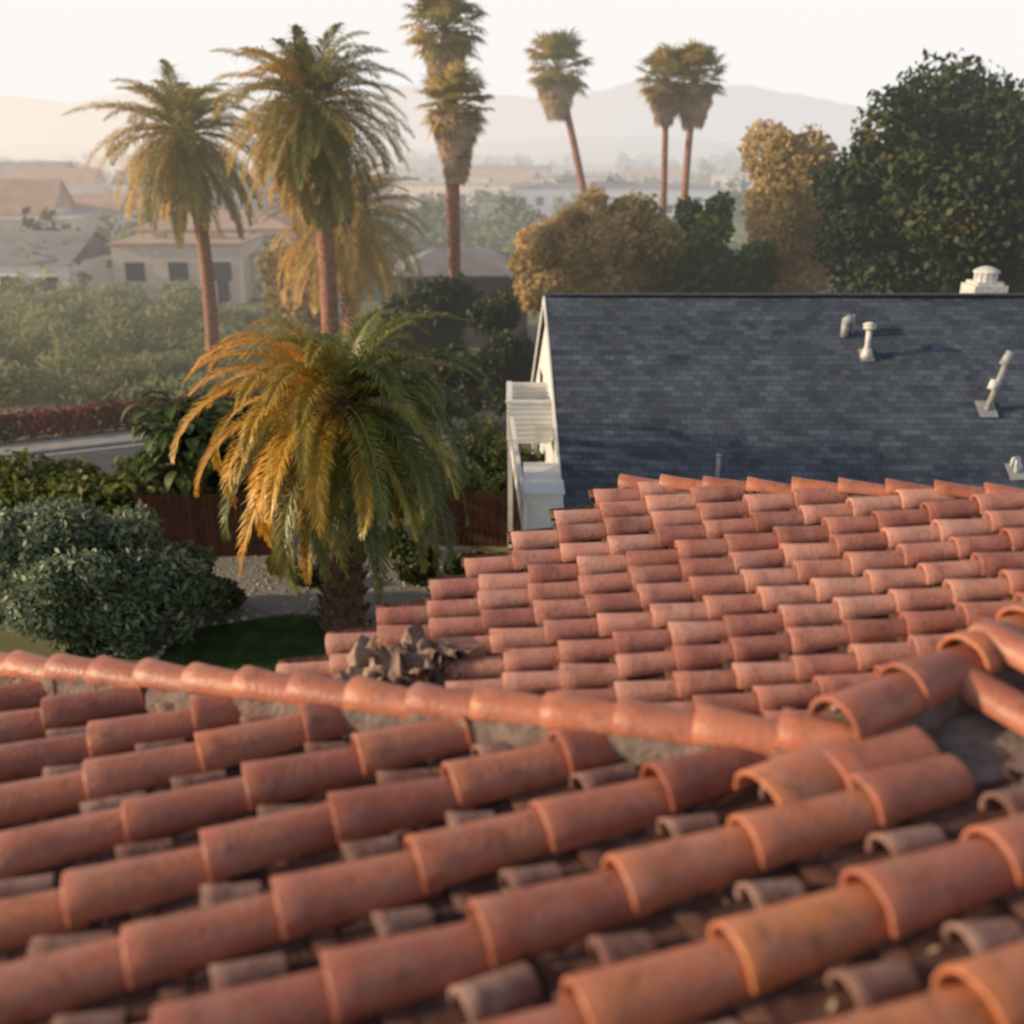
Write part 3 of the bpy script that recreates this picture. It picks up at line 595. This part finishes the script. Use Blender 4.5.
# ------------------------------------------------------------ distant buildings
def building(name,x,y,w,d,h,wm,rm,kind='flat',rz=0,win=True):
    e=empty(name); e.location=(x,y,0); e.rotation_euler=(0,0,rz)
    a=MB(); a.box([0,0,h/2],[w,d,h]); a.obj('walls',M[wm],e)
    r=MB()
    if kind=='flat':
        r.box([0,0,h+.06],[w+.5,d+.5,.14]); r.box([w*.2,0,h+.45],[w*.14,d*.2,.7]); r.box([-w*.25,d*.1,h+.35],[w*.08,d*.15,.5])
    elif kind=='hip':
        hr=d*.16; V=[[-w/2-.5,-d/2-.5,h],[w/2+.5,-d/2-.5,h],[w/2+.5,d/2+.5,h],[-w/2-.5,d/2+.5,h],[-w*.22,0,h+hr],[w*.22,0,h+hr]]
        r.add(V,[[0,1,5,4],[2,3,4,5],[3,0,4,4],[1,2,5,5]]); r.box([0,0,h-.08],[w+.9,d+.9,.14])
    else:
        hr=d*.22; V=[[-w/2-.4,-d/2-.4,h],[w/2+.4,-d/2-.4,h],[w/2+.4,0,h+hr],[-w/2-.4,0,h+hr],[w/2+.4,d/2+.4,h],[-w/2-.4,d/2+.4,h]]
        r.add(V,[[0,1,2,3],[3,2,4,5]])
        for sx_ in (-1,1): r.add([[sx_*w/2,-d/2,h],[sx_*w/2,d/2,h],[sx_*w/2,0,h+hr*.92],[sx_*w/2,-.1,h+hr*.91]],[[0,1,2,3]])
    r.obj('roof',M[rm],e)
    if win:
        g_=MB(); n=max(2,int(w/3))
        for i in range(n): g_.box([-w/2+w*(i+.5)/n,-d/2-.02,h*.55],[w/n*.45,.06,h*.32])
        g_.box([w/2-w/n*.5,-d/2-.03,h*.22],[.9,.05,h*.42]); g_.obj('windows_and_door',M['darkglass'],e)
    return e
building('stucco_building',-25.0,80,9.5,8,4.3,'stucco','rooftan','flat',.05)
building('stucco_building',-16.5,82,7,6,3.2,'stucco','rooftan','flat',.05)
building('white_building',-38,79,12,9,3.1,'white','roofgrey','gable',-.05)
building('low_house',-3.0,62,7.2,7.5,4.2,'tankwall','roofgrey','hip',.08)
building('low_house',-28,100,14,9,4,'stucco','rooftan','hip',.1)
building('low_house',-52,118,16,10,4,'white','rooftan','gable',.1)
for i in range(60):
    y=rng.uniform(100,520); x=rng.uniform(-.55,.5)*y
    if i<26: x=rng.uniform(-.55,-.05)*y
    wm=['stucco','white','stucco'][i%3]; rm=['rooftan','roofpale','roofgrey','roofpale'][i%4]
    building('warehouse_building' if i%2 else 'suburban_house',x,y,rng.uniform(9,24),rng.uniform(8,16),rng.uniform(3,5.5),wm,rm,'flat' if i%2 else 'gable',rng.uniform(-.3,.3))
building('warehouse_building',6,190,60,24,4.5,'white','roofgrey','flat',.02)
building('warehouse_building',-10,260,70,30,5,'stucco','roofpale','flat',.0)
dl=[]
for i in range(300):
    y=75*math.exp(rng.uniform(0,2.3)); x=rng.uniform(-.6,.6)*y; s=rng.uniform(1.0,2.2)*(1+y/600)
    dl.append((np.array([x,y,s*.9]),np.array([s*rng.uniform(.9,2),s,s*rng.uniform(.8,1.2)])))
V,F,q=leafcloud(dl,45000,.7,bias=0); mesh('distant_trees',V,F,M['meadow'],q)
dl=[]
for i in range(240):
    y=85*math.exp(rng.uniform(0,2)); x=rng.uniform(-.6,.6)*y; s=rng.uniform(1,2.4)*(1+y/600)
    dl.append((np.array([x,y,s]),np.array([s,s,s*1.2])))
V,F,q=leafcloud(dl,32000,.6,bias=.05); mesh('distant_trees',V,F,M['leafdark'],q)
def hills(name,y,dy,prof,seed,amp):
    nx_,ny_=220,14; V=[]
    for j in range(ny_):
        t=j/(ny_-1)
        for i in range(nx_):
            x=-y*.9+1.8*y*i/(nx_-1); u=x/y
            h=prof(u)*y+amp*y*noise.fractal(Vector((u*5+seed,seed,t*1.3)),1,2,6)
            V.append([x,y+dy*t,max(-5,h*math.sin(min(1,t*1.15)*math.pi/2)**1.2)-1])
    F=[[j*nx_+i,j*nx_+i+1,(j+1)*nx_+i+1,(j+1)*nx_+i] for j in range(ny_-1) for i in range(nx_-1)]
    mesh(name,V,F,M['hill'],None,None,True)
hills('hills',900,500,lambda u:.014+.014*math.exp(-((u-.15)/.2)**2),1.0,.010)
hills('hills',2600,900,lambda u:.056+.028*math.exp(-((u-.13)/.10)**2)+.014*math.exp(-((u+.4)/.2)**2)-.01*(u>.3)*min(1,(u-.3)*5),5.0,.020)
# ------------------------------------------------------------ light
S_=nrm([-.975,-.12,0]); el=R(17); sdir=np.array([S_[0]*math.cos(el),S_[1]*math.cos(el),math.sin(el)])
su=bpy.data.lights.new('sun','SUN'); su.energy=5.0; su.angle=R(1.2); su.color=(1,.76,.48)
so=bpy.data.objects.new('sun',su); C.objects.link(so); so.rotation_euler=Vector(-sdir).to_track_quat('-Z','Y').to_euler()
w=bpy.data.worlds.new('World'); bpy.context.scene.world=w; w.use_nodes=True; nt=w.node_tree; N=nt.nodes; L=nt.links
bg=N['Background']; sk=N.new('ShaderNodeTexSky'); sk.sky_type='NISHITA'; sk.sun_disc=False; sk.sun_elevation=el; sk.sun_rotation=math.atan2(S_[0],S_[1]); sk.dust_density=3; sk.air_density=1
L.new(sk.outputs[0],bg.inputs['Color']); bg.inputs['Strength'].default_value=.13
b2=N.new('ShaderNodeBackground'); b2.inputs['Color'].default_value=(1,.97,.94,1); b2.inputs['Strength'].default_value=1.0
tc=N.new('ShaderNodeTexCoord'); sx=N.new('ShaderNodeSeparateXYZ'); L.new(tc.outputs['Generated'],sx.inputs[0])
mr=N.new('ShaderNodeMapRange'); L.new(sx.outputs['Z'],mr.inputs['Value']); mr.inputs['From Min'].default_value=.16; mr.inputs['From Max'].default_value=.5; mr.inputs['To Min'].default_value=.97; mr.inputs['To Max'].default_value=.12
ms=N.new('ShaderNodeMixShader'); L.new(mr.outputs[0],ms.inputs[0]); L.new(bg.outputs[0],ms.inputs[1]); L.new(b2.outputs[0],ms.inputs[2]); L.new(ms.outputs[0],N['World Output'].inputs['Surface'])
# ------------------------------------------------------------ camera
cd=bpy.data.cameras.new('camera'); co=bpy.data.objects.new('camera',cd); C.objects.link(co); co.location=(0,0,Z0); co.rotation_euler=(R(70),0,0)
cd.sensor_width=36; cd.lens=35.156; cd.clip_end=20000; cd.clip_start=.05
cd.dof.use_dof=True; cd.dof.focus_distance=10.5; cd.dof.aperture_fstop=.72
sc=bpy.context.scene; sc.camera=co
sc.view_settings.view_transform='Standard'; sc.view_settings.look='None'; sc.view_settings.exposure=0
